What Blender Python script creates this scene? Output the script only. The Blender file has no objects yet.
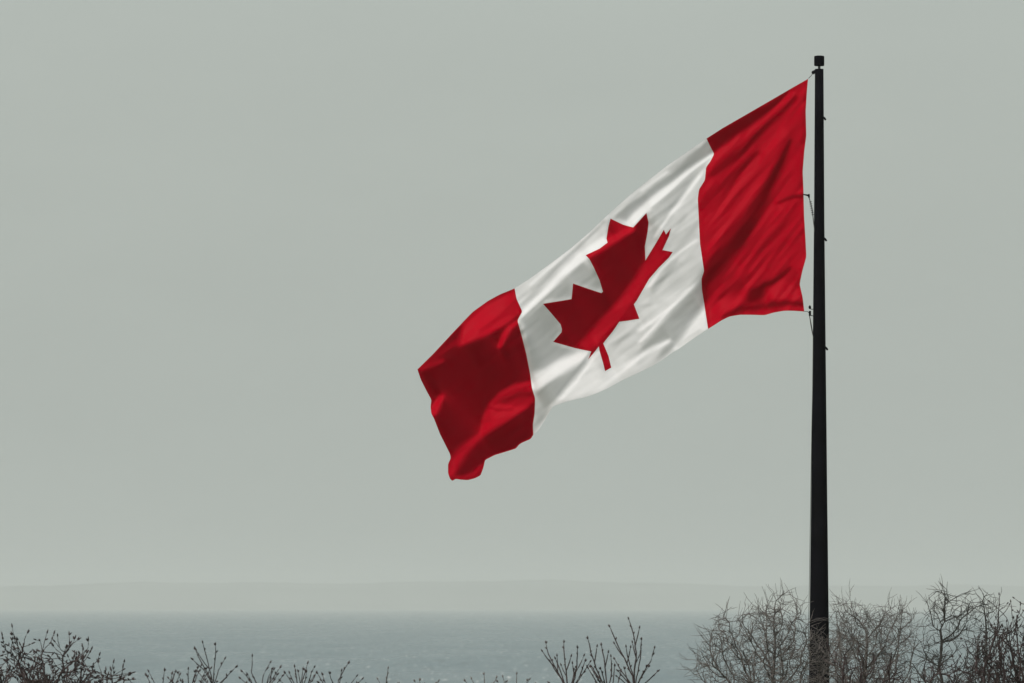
import bpy, bmesh, math, random
import numpy as np
from mathutils import Vector
from mathutils.geometry import delaunay_2d_cdt

S = bpy.context.scene
COL = S.collection

# ------------------------------------------------------------------ camera
F = 7500.0              # focal length in pixels (long telephoto)
EYE = 9.0               # eye height above the park lawn
YH = 605.0              # image row of eye level
cam_d = bpy.data.cameras.new('camera')
cam = bpy.data.objects.new('camera', cam_d)
COL.objects.link(cam)
cam.location = (0, 0, EYE)
cam.rotation_euler = (math.radians(90), 0, 0)
cam_d.sensor_width = 36.0
cam_d.lens = 36.0 * F / 1024.0
cam_d.shift_y = (YH - 341.5) / 1024.0
cam_d.clip_start = 1.0
cam_d.clip_end = 90000
cam_d.dof.use_dof = True
cam_d.dof.focus_distance = 150.0
cam_d.dof.aperture_fstop = 5.0
S.camera = cam

# ------------------------------------------------------------------ sky and sun
SUN_EL, SUN_AZ = 50.0, -38.0      # elevation; azimuth measured from "behind the camera" towards the left
def sun_dir():
    e = math.radians(SUN_EL); a = math.radians(SUN_AZ)
    return Vector((math.cos(e) * math.sin(a), -math.cos(e) * math.cos(a), math.sin(e)))
L = sun_dir()
w = bpy.data.worlds.new('World'); S.world = w
w.use_nodes = True
nt = w.node_tree; nt.nodes.clear()
sky = nt.nodes.new('ShaderNodeTexSky'); sky.sky_type = 'NISHITA'; sky.sun_disc = False
sky.sun_elevation = math.radians(SUN_EL)
sky.sun_rotation = math.atan2(L.x, L.y)
sky.air_density = 1.2; sky.dust_density = 6.0; sky.ozone_density = 1.0
mx = nt.nodes.new('ShaderNodeMix'); mx.data_type = 'RGBA'
mx.inputs[0].default_value = 0.72                       # a veil of even high cloud over the blue
mx.inputs[7].default_value = (5.55, 6.05, 5.66, 1)
tc = nt.nodes.new('ShaderNodeTexCoord')
cn = nt.nodes.new('ShaderNodeTexNoise'); cn.inputs['Scale'].default_value = 26.0
cn.inputs['Detail'].default_value = 4.0
mpp = nt.nodes.new('ShaderNodeMapping'); mpp.inputs['Scale'].default_value = (1, 1, 3)
cr = nt.nodes.new('ShaderNodeMapRange')
cr.inputs[1].default_value = 0.3; cr.inputs[2].default_value = 0.7
cr.inputs[3].default_value = 0.985; cr.inputs[4].default_value = 1.015
vm = nt.nodes.new('ShaderNodeVectorMath'); vm.operation = 'SCALE'
bg = nt.nodes.new('ShaderNodeBackground'); bg.inputs[1].default_value = 0.1
wo = nt.nodes.new('ShaderNodeOutputWorld')
nt.links.new(tc.outputs['Generated'], mpp.inputs[0]); nt.links.new(mpp.outputs[0], cn.inputs['Vector'])
nt.links.new(cn.outputs[0], cr.inputs[0])
nt.links.new(sky.outputs[0], mx.inputs[6]); nt.links.new(mx.outputs[2], vm.inputs[0])
nt.links.new(cr.outputs[0], vm.inputs['Scale'])
nt.links.new(vm.outputs[0], bg.inputs[0]); nt.links.new(bg.outputs[0], wo.inputs[0])

sd = bpy.data.lights.new('sun', 'SUN'); sd.energy = 3.3; sd.angle = math.radians(0.6)
sd.color = (1.0, 0.955, 0.865)
sun = bpy.data.objects.new('sun', sd); COL.objects.link(sun)
sun.location = (0, 0, 60)
sun.rotation_euler = (-L).to_track_quat('-Z', 'Y').to_euler()

S.view_settings.view_transform = 'Standard'
S.view_settings.look = 'None'
S.view_settings.exposure = 0.0
S.view_settings.gamma = 1.0
S.render.engine = 'CYCLES'
S.cycles.filter_width = 1.5
S.cycles.max_bounces = 6
S.cycles.volume_bounces = 1

# ------------------------------------------------------------------ helpers
def tag(o, label=None, cat=None, group=None, kind=None):
    if label: o['label'] = label
    if cat: o['category'] = cat
    if group: o['group'] = group
    if kind: o['kind'] = kind
    return o

def empty(name, loc, label, cat, group=None):
    o = bpy.data.objects.new(name, None); COL.objects.link(o)
    o.location = loc; o.empty_display_size = 0.3
    return tag(o, label, cat, group)

def mesh_obj(name, verts, faces, mat, parent=None, smooth=False, origin=(0, 0, 0)):
    me = bpy.data.meshes.new(name)
    ox = np.asarray(origin, float)
    v = np.asarray(verts, float) - ox
    me.from_pydata([tuple(p) for p in v], [], [tuple(int(i) for i in f) for f in faces])
    me.materials.append(mat)
    if smooth: me.polygons.foreach_set('use_smooth', [True] * len(me.polygons))
    me.update()
    o = bpy.data.objects.new(name, me); COL.objects.link(o)
    if parent is not None:
        o.parent = parent          # child coordinates are given relative to the parent's origin
    else:
        o.location = origin
    return o

def px(x, y, D):
    """size and place of a photographed point at distance D (for laying out the measurements)"""
    return np.array(((x - 512.0) / F * D, D, EYE + (YH - y) / F * D))

def mat(name, col, rough=0.7, spec=0.3, metal=0.0, noise=None, bump=None):
    m = bpy.data.materials.new(name); m.use_nodes = True
    n = m.node_tree; b = n.nodes['Principled BSDF']
    b.inputs['Base Color'].default_value = (*col, 1)
    b.inputs['Roughness'].default_value = rough
    b.inputs['Specular IOR Level'].default_value = spec
    b.inputs['Metallic'].default_value = metal
    if noise or bump:
        t = n.nodes.new('ShaderNodeTexCoord'); z = n.nodes.new('ShaderNodeTexNoise')
        z.inputs['Scale'].default_value = (noise or bump)[0]; z.inputs['Detail'].default_value = 5
        n.links.new(t.outputs['Object'], z.inputs['Vector'])
        if noise:
            r = n.nodes.new('ShaderNodeValToRGB')
            r.color_ramp.elements[0].position = 0.3; r.color_ramp.elements[1].position = 0.7
            r.color_ramp.elements[0].color = (*[c * (1 - noise[1]) for c in col], 1)
            r.color_ramp.elements[1].color = (*[c * (1 + noise[1]) for c in col], 1)
            n.links.new(z.outputs[0], r.inputs[0]); n.links.new(r.outputs[0], b.inputs['Base Color'])
        if bump:
            q = n.nodes.new('ShaderNodeBump'); q.inputs['Strength'].default_value = bump[1]
            q.inputs['Distance'].default_value = 0.02
            n.links.new(z.outputs[0], q.inputs['Height']); n.links.new(q.outputs[0], b.inputs['Normal'])
    return m

def tube(verts, faces, pts, rad, n=8, cap=True):
    """append a tube through pts with radii rad"""
    pts = [np.asarray(p, float) for p in pts]
    base = len(verts)
    up = np.array((0.0, 0.13, 1.0))
    for i, p in enumerate(pts):
        d = pts[min(i + 1, len(pts) - 1)] - pts[max(i - 1, 0)]
        d = d / (np.linalg.norm(d) + 1e-9)
        a = np.cross(d, up if abs(d[2]) < 0.9 else np.array((1.0, 0, 0))); a /= np.linalg.norm(a)
        b = np.cross(d, a)
        for k in range(n):
            t = 2 * math.pi * k / n
            verts.append(p + rad[i] * (math.cos(t) * a + math.sin(t) * b))
    for i in range(len(pts) - 1):
        for k in range(n):
            k2 = (k + 1) % n
            faces.append((base + i * n + k, base + i * n + k2, base + (i + 1) * n + k2, base + (i + 1) * n + k))
    if cap:
        faces.append(tuple(base + k for k in range(n))[::-1])
        faces.append(tuple(base + (len(pts) - 1) * n + k for k in range(n)))

def lathe(verts, faces, prof, centre, n=24):
    """prof: list of (radius, z) about centre (x, y)"""
    base = len(verts)
    for r, z in prof:
        for k in range(n):
            t = 2 * math.pi * k / n
            verts.append(np.array((centre[0] + r * math.cos(t), centre[1] + r * math.sin(t), z)))
    for i in range(len(prof) - 1):
        for k in range(n):
            k2 = (k + 1) % n
            faces.append((base + i * n + k, base + i * n + k2, base + (i + 1) * n + k2, base + (i + 1) * n + k))
    faces.append(tuple(base + k for k in range(n))[::-1])
    faces.append(tuple(base + (len(prof) - 1) * n + k for k in range(n)))

# ------------------------------------------------------------------ setting: lake, lawn, far shore, haze
WATER_Z = -10.0
SHORE_D = 30000.0
def sheet(name, x0, x1, y0, y1, z, m, label):
    o = mesh_obj(name, [(x0, y0, z), (x1, y0, z), (x1, y1, z), (x0, y1, z)], [(0, 1, 2, 3)], m)
    return tag(o, label, name.replace('_', ' '), kind='structure')

def water_mat():
    m = bpy.data.materials.new('lake_water'); m.use_nodes = True
    n = m.node_tree; b = n.nodes['Principled BSDF']
    b.inputs['Base Color'].default_value = (0.05, 0.09, 0.11, 1)
    b.inputs['Roughness'].default_value = 0.22
    b.inputs['IOR'].default_value = 1.33
    geo = n.nodes.new('ShaderNodeNewGeometry')
    mp = n.nodes.new('ShaderNodeMapping'); mp.inputs['Scale'].default_value = (0.30, 0.07, 0.1)
    z = n.nodes.new('ShaderNodeTexNoise'); z.inputs['Scale'].default_value = 1.0
    z.inputs['Detail'].default_value = 6; z.inputs['Roughness'].default_value = 0.62
    q = n.nodes.new('ShaderNodeBump'); q.inputs['Strength'].default_value = 0.75
    q.inputs['Distance'].default_value = 3.0
    n.links.new(geo.outputs['Position'], mp.inputs[0]); n.links.new(mp.outputs[0], z.inputs['Vector'])
    mp3 = n.nodes.new('ShaderNodeMapping'); mp3.inputs['Scale'].default_value = (0.10, 0.006, 0.1)
    z3 = n.nodes.new('ShaderNodeTexNoise'); z3.inputs['Scale'].default_value = 1.0; z3.inputs['Detail'].default_value = 4
    q3 = n.nodes.new('ShaderNodeBump'); q3.inputs['Strength'].default_value = 0.8; q3.inputs['Distance'].default_value = 7.0
    n.links.new(geo.outputs['Position'], mp3.inputs[0]); n.links.new(mp3.outputs[0], z3.inputs['Vector'])
    n.links.new(z3.outputs[0], q3.inputs['Height']); n.links.new(q3.outputs[0], q.inputs['Normal'])
    n.links.new(z.outputs[0], q.inputs['Height']); n.links.new(q.outputs[0], b.inputs['Normal'])
    # small bright glints on the water, painted into the base colour as pale foam-like flecks
    mp4 = n.nodes.new('ShaderNodeMapping'); mp4.inputs['Scale'].default_value = (0.55, 0.018, 0.1)
    z4 = n.nodes.new('ShaderNodeTexNoise'); z4.inputs['Scale'].default_value = 1.0; z4.inputs['Detail'].default_value = 2
    r4 = n.nodes.new('ShaderNodeMapRange'); r4.inputs[1].default_value = 0.63; r4.inputs[2].default_value = 0.76
    mc = n.nodes.new('ShaderNodeMix'); mc.data_type = 'RGBA'
    mc.inputs[6].default_value = (0.06, 0.105, 0.125, 1); mc.inputs[7].default_value = (0.6, 0.62, 0.62, 1)
    n.links.new(geo.outputs['Position'], mp4.inputs[0]); n.links.new(mp4.outputs[0], z4.inputs['Vector'])
    n.links.new(z4.outputs[0], r4.inputs[0]); n.links.new(r4.outputs[0], mc.inputs[0]); n.links.new(mc.outputs[2], b.inputs['Base Color'])
    # wind-ruffled patches
    mp2 = n.nodes.new('ShaderNodeMapping'); mp2.inputs['Scale'].default_value = (0.02, 0.0028, 0.01)
    z2 = n.nodes.new('ShaderNodeTexNoise'); z2.inputs['Scale'].default_value = 1.0; z2.inputs['Detail'].default_value = 5
    r2 = n.nodes.new('ShaderNodeMapRange'); r2.inputs[1].default_value = 0.3; r2.inputs[2].default_value = 0.7
    r2.inputs[3].default_value = 0.25; r2.inputs[4].default_value = 0.32
    n.links.new(geo.outputs['Position'], mp2.inputs[0]); n.links.new(mp2.outputs[0], z2.inputs['Vector'])
    n.links.new(z2.outputs[0], r2.inputs[0]); n.links.new(r2.outputs[0], b.inputs['Roughness'])
    return m

sheet('lake', -14000, 14000, 380, SHORE_D + 400, WATER_Z, water_mat(), 'wide grey blue lake reaching to the hazy far shore')

def ground():
    m = mat('spring_turf', (0.075, 0.085, 0.04), 0.95, 0.1, noise=(0.6, 0.4))
    xs = np.linspace(-14000, 14000, 57); ys = [-400, 0, 60, 120, 180, 240, 300, 340, 360, 372, 384, 400]
    zs = {340: 0, 360: -1.5, 372: -6, 384: -10.5, 400: -14}
    V = []; Fc = []
    for y in ys:
        for x in xs: V.append((x, y, zs.get(y, 0)))
    nx = len(xs)
    for j in range(len(ys) - 1):
        for i in range(nx - 1):
            a = j * nx + i; Fc.append((a, a + 1, a + nx + 1, a + nx))
    o = mesh_obj('ground', V, Fc, m, smooth=True)
    tag(o, 'dull spring turf on the bluff below the flagpole', 'ground', kind='structure')
ground()

def far_shore():
    rnd = random.Random(4)
    m = mat('wooded_far_shore', (0.15, 0.165, 0.155), 1.0, 0.0, noise=(0.002, 0.3))
    V = []; Fc = []
    n = 480
    prof = [(0, 0.0), (60, 0.5), (500, 0.8), (1100, 1.0), (2200, 0.75)]
    for i in range(n + 1):
        x = -14000 + 28000 * i / n
        h = 106 + 11 * math.sin(x * 0.0013 + 2.0) + 6 * math.sin(x * 0.0037 + 1) + 2.5 * math.sin(x * 0.011) + rnd.uniform(-1.5, 1.5)
        for dy, f in prof: V.append((x, SHORE_D + dy, WATER_Z + h * f))
    k = len(prof)
    for i in range(n):
        for j in range(k - 1):
            a = i * k + j; Fc.append((a, a + k, a + k + 1, a + 1))
    o = mesh_obj('far_shore', V, Fc, m, smooth=True)
    tag(o, 'low far shore almost lost in haze along the horizon', 'far shore', kind='structure')
far_shore()

def haze():
    m = bpy.data.materials.new('haze_air'); m.use_nodes = True
    n = m.node_tree; n.nodes.clear()
    v = n.nodes.new('ShaderNodeVolumePrincipled'); o_ = n.nodes.new('ShaderNodeOutputMaterial')
    v.inputs['Color'].default_value = (0.79, 0.82, 0.80, 1)
    v.inputs['Density'].default_value = 0.000068
    v.inputs['Anisotropy'].default_value = 0.0
    n.links.new(v.outputs[0], o_.inputs['Volume'])
    x0, x1, y0, y1, z0, z1 = -14300, 14300, -500, SHORE_D + 2500, -16, 140
    V = [(x, y, z) for z in (z0, z1) for y in (y0, y1) for x in (x0, x1)]
    Fc = [(0, 2, 3, 1), (4, 5, 7, 6), (0, 1, 5, 4), (2, 6, 7, 3), (0, 4, 6, 2), (1, 3, 7, 5)]
    o = mesh_obj('haze', V, Fc, m)
    tag(o, 'pale grey haze lying over the lake', 'haze', kind='stuff')
haze()

# ------------------------------------------------------------------ flagpole
DF = 150.0
PX = px(819.2, 0, DF)[0]
def Z(y): return px(0, y, DF)[2]
M = 1.0 / (F / DF)        # metres per photographed pixel at the flag
black = mat('black_painted_steel', (0.003, 0.003, 0.005), 0.85, 0.04, noise=(3.0, 0.3))
steel = mat('dull_steel', (0.05, 0.055, 0.06), 0.5, 0.5)
pole = empty('flagpole', (PX, DF, 0), 'tall tapered black flagpole standing behind the bare treetops', 'flagpole')
V = []; Fc = []
prof = []
for y, wd in ((1053, 26), (683, 20.6), (600, 18.6), (500, 16.2), (340, 12.8), (220, 10.4), (120, 9.2), (69.0, 8.6)):
    prof.append((wd / 2 * M, Z(y)))
prof[0] = (0.30, 0.0)
lathe(V, Fc, prof, (0, 0), 32)
mesh_obj('pole_shaft', V, Fc, black, pole, True)
V = []; Fc = []
lathe(V, Fc, [(0.30, 0.12), (0.42, 0.10), (0.44, 0.0)][::-1], (0, 0), 32)
mesh_obj('base_collar', V, Fc, black, pole)
V = []; Fc = []
lathe(V, Fc, [(0.085, Z(69.2)), (0.035, Z(68.9)), (0.026, Z(69.0)), (0.026, Z(65.6)), (0.05, Z(64.9))], (0, 0), 16)
mesh_obj('spindle', V, Fc, steel, pole)
V = []; Fc = []
lathe(V, Fc, [(0.09, Z(66)), (0.102, Z(65.3)), (0.102, Z(57)), (0.094, Z(56)), (0.05, Z(55.6))], (0, 0), 28)
mesh_obj('truck_cap', V, Fc, black, pole)
# pulley at the head: bracket arm and wheel
V = []; Fc = []
tube(V, Fc, [(-0.07, 0, Z(71)), (-0.10, -0.01, Z(70.6)), (-0.118, -0.01, Z(72.3))], [0.018, 0.016, 0.012], 8)
tube(V, Fc, [(-0.118, -0.028, Z(72.5)), (-0.118, 0.028, Z(72.5))], [0.036, 0.036], 14)
mesh_obj('pulley', V, Fc, black, pole)
for y, wd in ((119.5, 9.2), (240.5, 10.8), (349.5, 13.0)):
    V = []; Fc = []
    r = wd / 2 * M
    tube(V, Fc, [(r - 0.02, 0, Z(y - 3)), (r + 0.012, 0, Z(y - 1.5)), (r + 0.03, 0, Z(y)), (r + 0.046, 0, Z(y + .4))],
         [0.014, 0.02, 0.022, 0.012], 8)
    mesh_obj('cleat', V, Fc, black, pole)

# ------------------------------------------------------------------ flag
OUT_TOP_R = [(808, 79), (790, 89), (765, 103.5), (740, 118), (722, 128.5), (706.5, 138.5)]
OUT_TOP_W = [(690, 150), (668, 165), (650, 179), (630, 195), (610, 213), (590, 232), (570, 249), (550, 264), (530, 278.5), (514.6, 288.3)]
OUT_TOP_F = [(500, 294), (488, 300.5), (473, 311.5), (464.4, 320.5), (448.3, 338.4), (433, 355), (417.6, 370)]
OUT_FLY = [(421, 380), (426, 390), (431.4, 400), (430.6, 407), (431.4, 413.8), (434, 418.6), (440, 434), (446, 446), (450, 454),
           (450.7, 458), (448, 464), (448, 473), (450, 479), (452.3, 481), (455.6, 478.8), (461, 479.6), (467.6, 480), (475, 478), (480.5, 475),
           (483.4, 467), (485, 459.5), (494.6, 454.6), (505, 451.5), (516, 448), (518.6, 444.6), (521, 442.7), (531, 438.3), (533.4, 434)]
OUT_BOT_W = [(538.6, 429.5), (544.4, 420.8), (548.8, 412.7), (553, 406), (562, 402.7), (574, 399.5), (586, 396.8), (598, 392.7), (610, 387),
             (623, 379.6), (639, 372.4), (653.7, 365.2), (664, 358.6), (672.7, 352), (678.6, 349), (683, 345.8), (696, 336.8), (708, 329)]
OUT_BOT_R = [(713.4, 325.7), (721.5, 320.5), (729.5, 316.6), (739.8, 314.8), (753, 314.8), (764.7, 315), (773.5, 312.5), (783.7, 310.8),
             (794, 310.9), (804.2, 311.6)]
OUT_HOIST = [(802.7, 298.6), (799.6, 284), (802, 272), (806.2, 256.8), (805.4, 240), (804, 216), (803.6, 200), (803.2, 185), (802.6, 172), (804.2, 151),
             (806.2, 136), (805.6, 111), (806.8, 92)]
B_H = [(706.5, 138.5), (711, 147.6), (714.4, 153.4), (710.6, 161), (706.2, 167), (705.0, 179.8), (699, 189.5), (697.8, 198.8), (698.6, 215), (699.3, 230),
       (700, 244), (704, 271.2), (701.4, 279), (702, 290), (704.2, 302), (708, 329)]
B_F = [(514.6, 288.3), (516.6, 299), (522.3, 311.5), (517.4, 320.5), (521.7, 335.6), (526.4, 354), (530.3, 374), (532, 387.8), (535.2, 398),
       (534.7, 412.7), (532.9, 424.4), (533.4, 434)]
LEAF = [(610.5, 218.8), (623, 224.7), (633.2, 227.6), (646.4, 213), (648.6, 222.5), (647.8, 231), (645, 246), (645.6, 260),
        (656, 243), (663.8, 229.8), (666, 234.5), (671, 228.3), (669, 236), (662.5, 250), (672.7, 252), (669, 257.6), (658.8, 267.6),
        (649.3, 278.6), (643.4, 288.8), (637, 300), (634, 304), (639.5, 318.4), (627.8, 320.4), (619.4, 321.4), (613.2, 330.6), (606, 339.5), (603.4, 343),
        (608.8, 356), (611.4, 367.3), (605.2, 370.8), (603, 362), (599.6, 350.3), (599.0, 346.0), (595.4, 350.6), (588.3, 359), (591.4, 351), (575, 347.4),
        (553.2, 341.5), (561.5, 332), (562, 329), (560.5, 324), (551.7, 313.7), (543, 304), (571.5, 299.2), (573, 283.7), (588.3, 288.8), (601.5, 293),
        (603, 291.5), (599.4, 280), (593.7, 267.8), (589.3, 259.5), (585.6, 255.4), (599.5, 249), (607.4, 243), (606.4, 238.6), (608.3, 226.8)]

X0, Y0, NX, NY = 360, 20, 512, 512      # shading map domain, 1 px cells
gx, gy = np.meshgrid(np.arange(NX) + X0 + 0.5, np.arange(NY) + Y0 + 0.5)

def inpoly(poly, x, y):
    c = np.zeros(np.shape(x), bool)
    n = len(poly)
    for i in range(n):
        x1, y1 = poly[i]; x2, y2 = poly[(i + 1) % n]
        if y1 == y2: continue
        k = ((y1 > y) != (y2 > y)) & (x < (x2 - x1) * (y - y1) / (y2 - y1) + x1)
        c ^= k
    return c

def blur(a, s):
    if s <= 0: return a
    fy = np.fft.fftfreq(a.shape[0])[:, None]; fx = np.fft.fftfreq(a.shape[1])[None, :]
    g = np.exp(-2 * (math.pi * s) ** 2 * (fx * fx + fy * fy))
    return np.real(np.fft.ifft2(np.fft.fft2(a) * g))

B = np.full((NY, NX), 0.60)             # how squarely each bit of cloth faces the sun
def area(poly, v, s=2.0):
    global B
    m = np.clip(blur(inpoly(poly, gx, gy).astype(float), s), 0, 1)
    B = B * (1 - m) + v * m
def stroke(pts, w, v, soft=0.5, a=1.0):
    """pts polyline, w width(s) in px"""
    global B
    ws = w if isinstance(w, (list, tuple)) else [w] * len(pts)
    best = np.zeros_like(B)
    for i in range(len(pts) - 1):
        (x1, y1), (x2, y2) = pts[i], pts[i + 1]
        dx, dy = x2 - x1, y2 - y1; l2 = dx * dx + dy * dy
        t = np.clip(((gx - x1) * dx + (gy - y1) * dy) / l2, 0, 1)
        d = np.hypot(gx - x1 - t * dx, gy - y1 - t * dy)
        ww = (ws[i] + (ws[i + 1] - ws[i]) * t) / 2
        best = np.maximum(best, np.exp(-(d / (ww + soft)) ** 2 * 1.1))
    B = B * (1 - best * a) + v * best * a

# --- white panel
area([(706, 141), (713, 152), (700, 160.5), (686, 171), (672, 182), (660, 190), (648, 201), (636, 211), (626, 220), (612, 218), (628, 204), (642, 195), (656, 183), (668, 175), (690, 155)], 0.16, 1.2)
stroke([(667, 172), (645, 188), (628, 201), (605, 221), (585, 240)], [2, 3, 3, 3, 4], 0.85)
stroke([(640, 192), (615, 212), (590, 236), (565, 258), (545, 280), (530, 297)], [1, 2, 3, 4, 5, 6], 0.42, 0.6, 0.8)
stroke([(650, 180), (620, 204), (590, 233)], 1.5, 0.45, 0.4, 0.6)
area([(708, 163), (703, 178), (690, 195), (680, 210), (668, 222), (655, 235), (649, 245), (650, 215), (655, 206), (675, 188), (692, 174)], 0.42, 2.0)
stroke([(704, 170), (690, 190), (675, 212)], [3, 6, 8], 0.72)
area([(582, 262), (560, 284), (545, 300), (571, 298), (573, 283), (602, 291), (596, 272)], 0.27, 1.5)
area([(543, 303), (522, 321), (528, 350), (532, 372), (545, 368), (562, 357), (576, 350), (553, 342), (561, 331), (560, 324)], 0.15, 1.5)
stroke([(714, 154), (700, 164), (688, 173), (672, 187), (655, 200), (642, 211), (632, 221)], [2, 3, 4, 6, 8, 8, 7], 1.0)
stroke([(634, 222), (618, 233), (604, 241), (592, 249), (580, 257)], [5, 7, 9, 9, 7], 0.95)
stroke([(582, 257), (565, 272), (553, 284), (540, 297), (528, 309), (519, 318)], [8, 6, 4, 4, 4, 3], 1.0)
stroke([(592, 353), (575, 359), (560, 366), (545, 377), (533, 386)], [6, 9, 11, 12, 11], 0.98)
area([(534, 394), (548, 383), (565, 374), (580, 364), (590, 356), (587, 364), (575, 377), (563, 391), (550, 406), (543, 421), (534, 431), (536, 412)], 0.24, 1.4)
area([(556, 401), (565, 391), (580, 373), (590, 360), (600, 352), (604, 372), (613, 368), (625, 355), (640, 366), (600, 390), (570, 399)], 0.74, 1.5)
stroke([(603, 365), (590, 372), (577, 380)], 3, 0.5, 0.6, 0.6)
stroke([(645, 341), (620, 352), (600, 366)], 2.5, 0.5, 0.6, 0.7)
stroke([(640, 352), (618, 364), (600, 378)], 3, 0.56, 0.6, 0.7)
stroke([(650, 326), (636, 332), (622, 338), (610, 345)], 3, 0.42, 0.6, 0.8)
stroke([(638, 330), (622, 340), (612, 352)], 2, 0.42, 0.6, 0.6)
stroke([(698, 222), (690, 232), (678, 248), (668, 258)], [3, 4, 5, 3], 0.42, 0.8, 0.8)
stroke([(685, 215), (675, 232), (668, 245)], [3, 4, 4], 0.48, 0.8, 0.6)
stroke([(697, 240), (684, 249), (670, 260), (659, 272), (650, 286)], 2, 0.9, 0.4)
stroke([(676, 262), (666, 272), (658, 284), (651, 297)], [3, 6, 7, 4], 0.36, 0.9, 0.9)
stroke([(692, 256), (680, 268), (668, 284)], 3, 0.52, 0.8, 0.6)
stroke([(662, 301), (650, 305), (640, 306)], 2.5, 0.45, 0.6, 0.7)
stroke([(688, 290), (670, 308), (652, 322), (640, 330)], 3.5, 0.85, 0.6, 0.8)
area([(700.5, 283), (704, 306), (694, 318), (684, 332), (675, 344), (667, 353), (656, 360), (662, 350), (670, 342), (655, 345), (636, 356), (646, 342), (658, 328), (672, 311), (686, 296)], 0.20, 1.5)
stroke([(669, 341), (655, 348), (640, 357), (628, 366)], 4, 0.82)
area([(704, 309), (707.5, 328), (690, 339), (677, 348), (672, 350), (684, 337), (695, 321)], 0.9, 1.0)
stroke([(700, 330), (688, 338), (678, 346)], 2, 0.5, 0.4, 0.7)
stroke([(712, 157), (698, 168), (684, 180), (668, 195), (652, 208)], [1.5, 2, 2, 2, 2], 0.38, 0.3)
stroke([(700, 176), (684, 197), (668, 218), (655, 236)], 2, 0.95, 0.3, 0.8)
stroke([(690, 182), (674, 203), (660, 222)], 2.5, 0.33, 0.4, 0.8)
stroke([(560, 286), (545, 299), (532, 310), (520, 321)], 1.6, 0.2, 0.3)
stroke([(604, 222), (585, 241), (560, 264), (540, 286), (520, 306)], 1.6, 0.34, 0.3, 0.9)
stroke([(598, 224), (575, 246), (552, 266), (530, 285)], 1.8, 0.88, 0.3, 0.8)
stroke([(700, 279), (686, 293), (670, 308), (655, 326), (640, 341)], 2, 0.95, 0.3, 0.9)
stroke([(590, 352), (580, 366), (568, 380), (556, 395)], 1.8, 0.12, 0.4, 0.9)
stroke([(598, 352), (588, 366), (576, 382), (562, 398)], 2, 0.95, 0.3, 0.9)
# --- hoist-side red panel
HP = OUT_TOP_R + B_H[1:] + OUT_BOT_R + OUT_HOIST
area([(x, y) for x, y in HP], 0.62, 0.8)
area([(808, 80), (706, 138), (713, 153.5), (728, 144), (746, 131), (762, 118), (780, 103), (795, 90)], 0.13, 1.0)
stroke([(716, 157), (728, 147), (742, 136), (758, 124), (775, 109), (792, 93)], [5, 6, 6, 6, 4, 3], 0.80)
stroke([(797, 97), (782, 111), (768, 125), (755, 138), (742, 150), (728, 162), (714, 174)], [3, 5, 7, 8, 9, 8, 6], 0.22, 0.8)
stroke([(786, 120), (770, 143), (752, 162), (735, 178)], [2, 4, 5, 5], 0.72, 0.8)
stroke([(758, 152), (742, 167), (725, 184), (710, 197), (701, 208)], [4, 7, 9, 9, 7], 0.27, 0.8)
stroke([(781, 163), (764, 190), (748, 208)], [3, 6, 4], 0.42, 0.8, 0.8)
stroke([(790, 141), (783, 157), (773, 178), (763, 200), (750, 222), (737, 240), (724, 257), (712, 272), (704, 284), (703, 300)], [3, 7, 9, 11, 14, 18, 20, 19, 16, 9], 0.08, 0.8)
stroke([(742, 190), (728, 208), (715, 225), (705, 240)], [3, 4, 5, 5], 0.45, 0.8, 0.8)
stroke([(803, 196), (795, 196.5), (786, 199), (778, 203)], [2.5, 3.5, 3, 2], 0.15, 0.5)
stroke([(796, 203), (784, 222), (770, 238), (758, 252)], [2, 3, 4, 4], 0.42, 0.8, 0.8)
stroke([(802, 222), (790, 238), (778, 252), (768, 266)], [2, 4, 4, 3], 0.40, 0.8, 0.8)
stroke([(800, 243), (788, 258), (776, 270)], [2, 4, 3], 0.44, 0.8, 0.7)
stroke([(790, 268), (783, 275), (776, 281), (765, 285), (758, 291)], [3, 5, 4, 6, 8], 0.12, 0.7)
stroke([(748, 276), (740, 284), (730, 291), (720, 298)], [6, 8, 6, 3], 0.33, 0.9)
area([(748, 289), (763, 287), (765, 295), (758, 303), (748, 304)], 0.05, 2.0)
stroke([(804, 304), (785, 303), (765, 306), (748, 308), (735, 311), (722, 317)], [5, 6, 7, 8, 6, 3], 0.17, 0.7)
area([(770, 287), (785, 281), (792, 285), (790, 296), (775, 299), (766, 296)], 0.82, 1.8)
area([(709, 305), (722, 301), (740, 297), (742, 302), (725, 312), (710, 324)], 0.76, 1.8)
stroke([(806, 85), (804, 110), (804, 136), (801, 160), (800, 190)], 2, 0.35, 0.6, 0.6)
# --- leaf
area(LEAF, 0.10, 0.6)
area([(610.5, 218), (624, 225), (634, 228), (607, 243), (605, 238), (608, 226)], 0.45, 0.6)
stroke([(609, 222), (612, 230), (617, 235)], 4, 0.15, 0.4)
stroke([(632, 229), (622, 234), (610, 242), (598, 250), (588, 256)], [5, 6, 6.5, 6.5, 6], 1.0, 0.4)
area([(663, 231), (666, 235), (662, 250), (672, 252), (659, 267), (649, 278), (643, 288), (635, 301), (620, 320), (605, 340), (592, 351), (577, 346), (590, 333), (604, 316), (620, 298), (634, 279), (645, 262), (655, 246)], 0.66, 2.0)
area([(634, 305), (639, 318), (620, 321)], 0.42, 1.0)
stroke([(619, 322), (608, 335), (596, 349)], [2, 4, 3], 0.30, 0.5)
area([(600, 344), (604, 343), (611, 367), (605, 370)], 0.42, 0.8)
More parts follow.
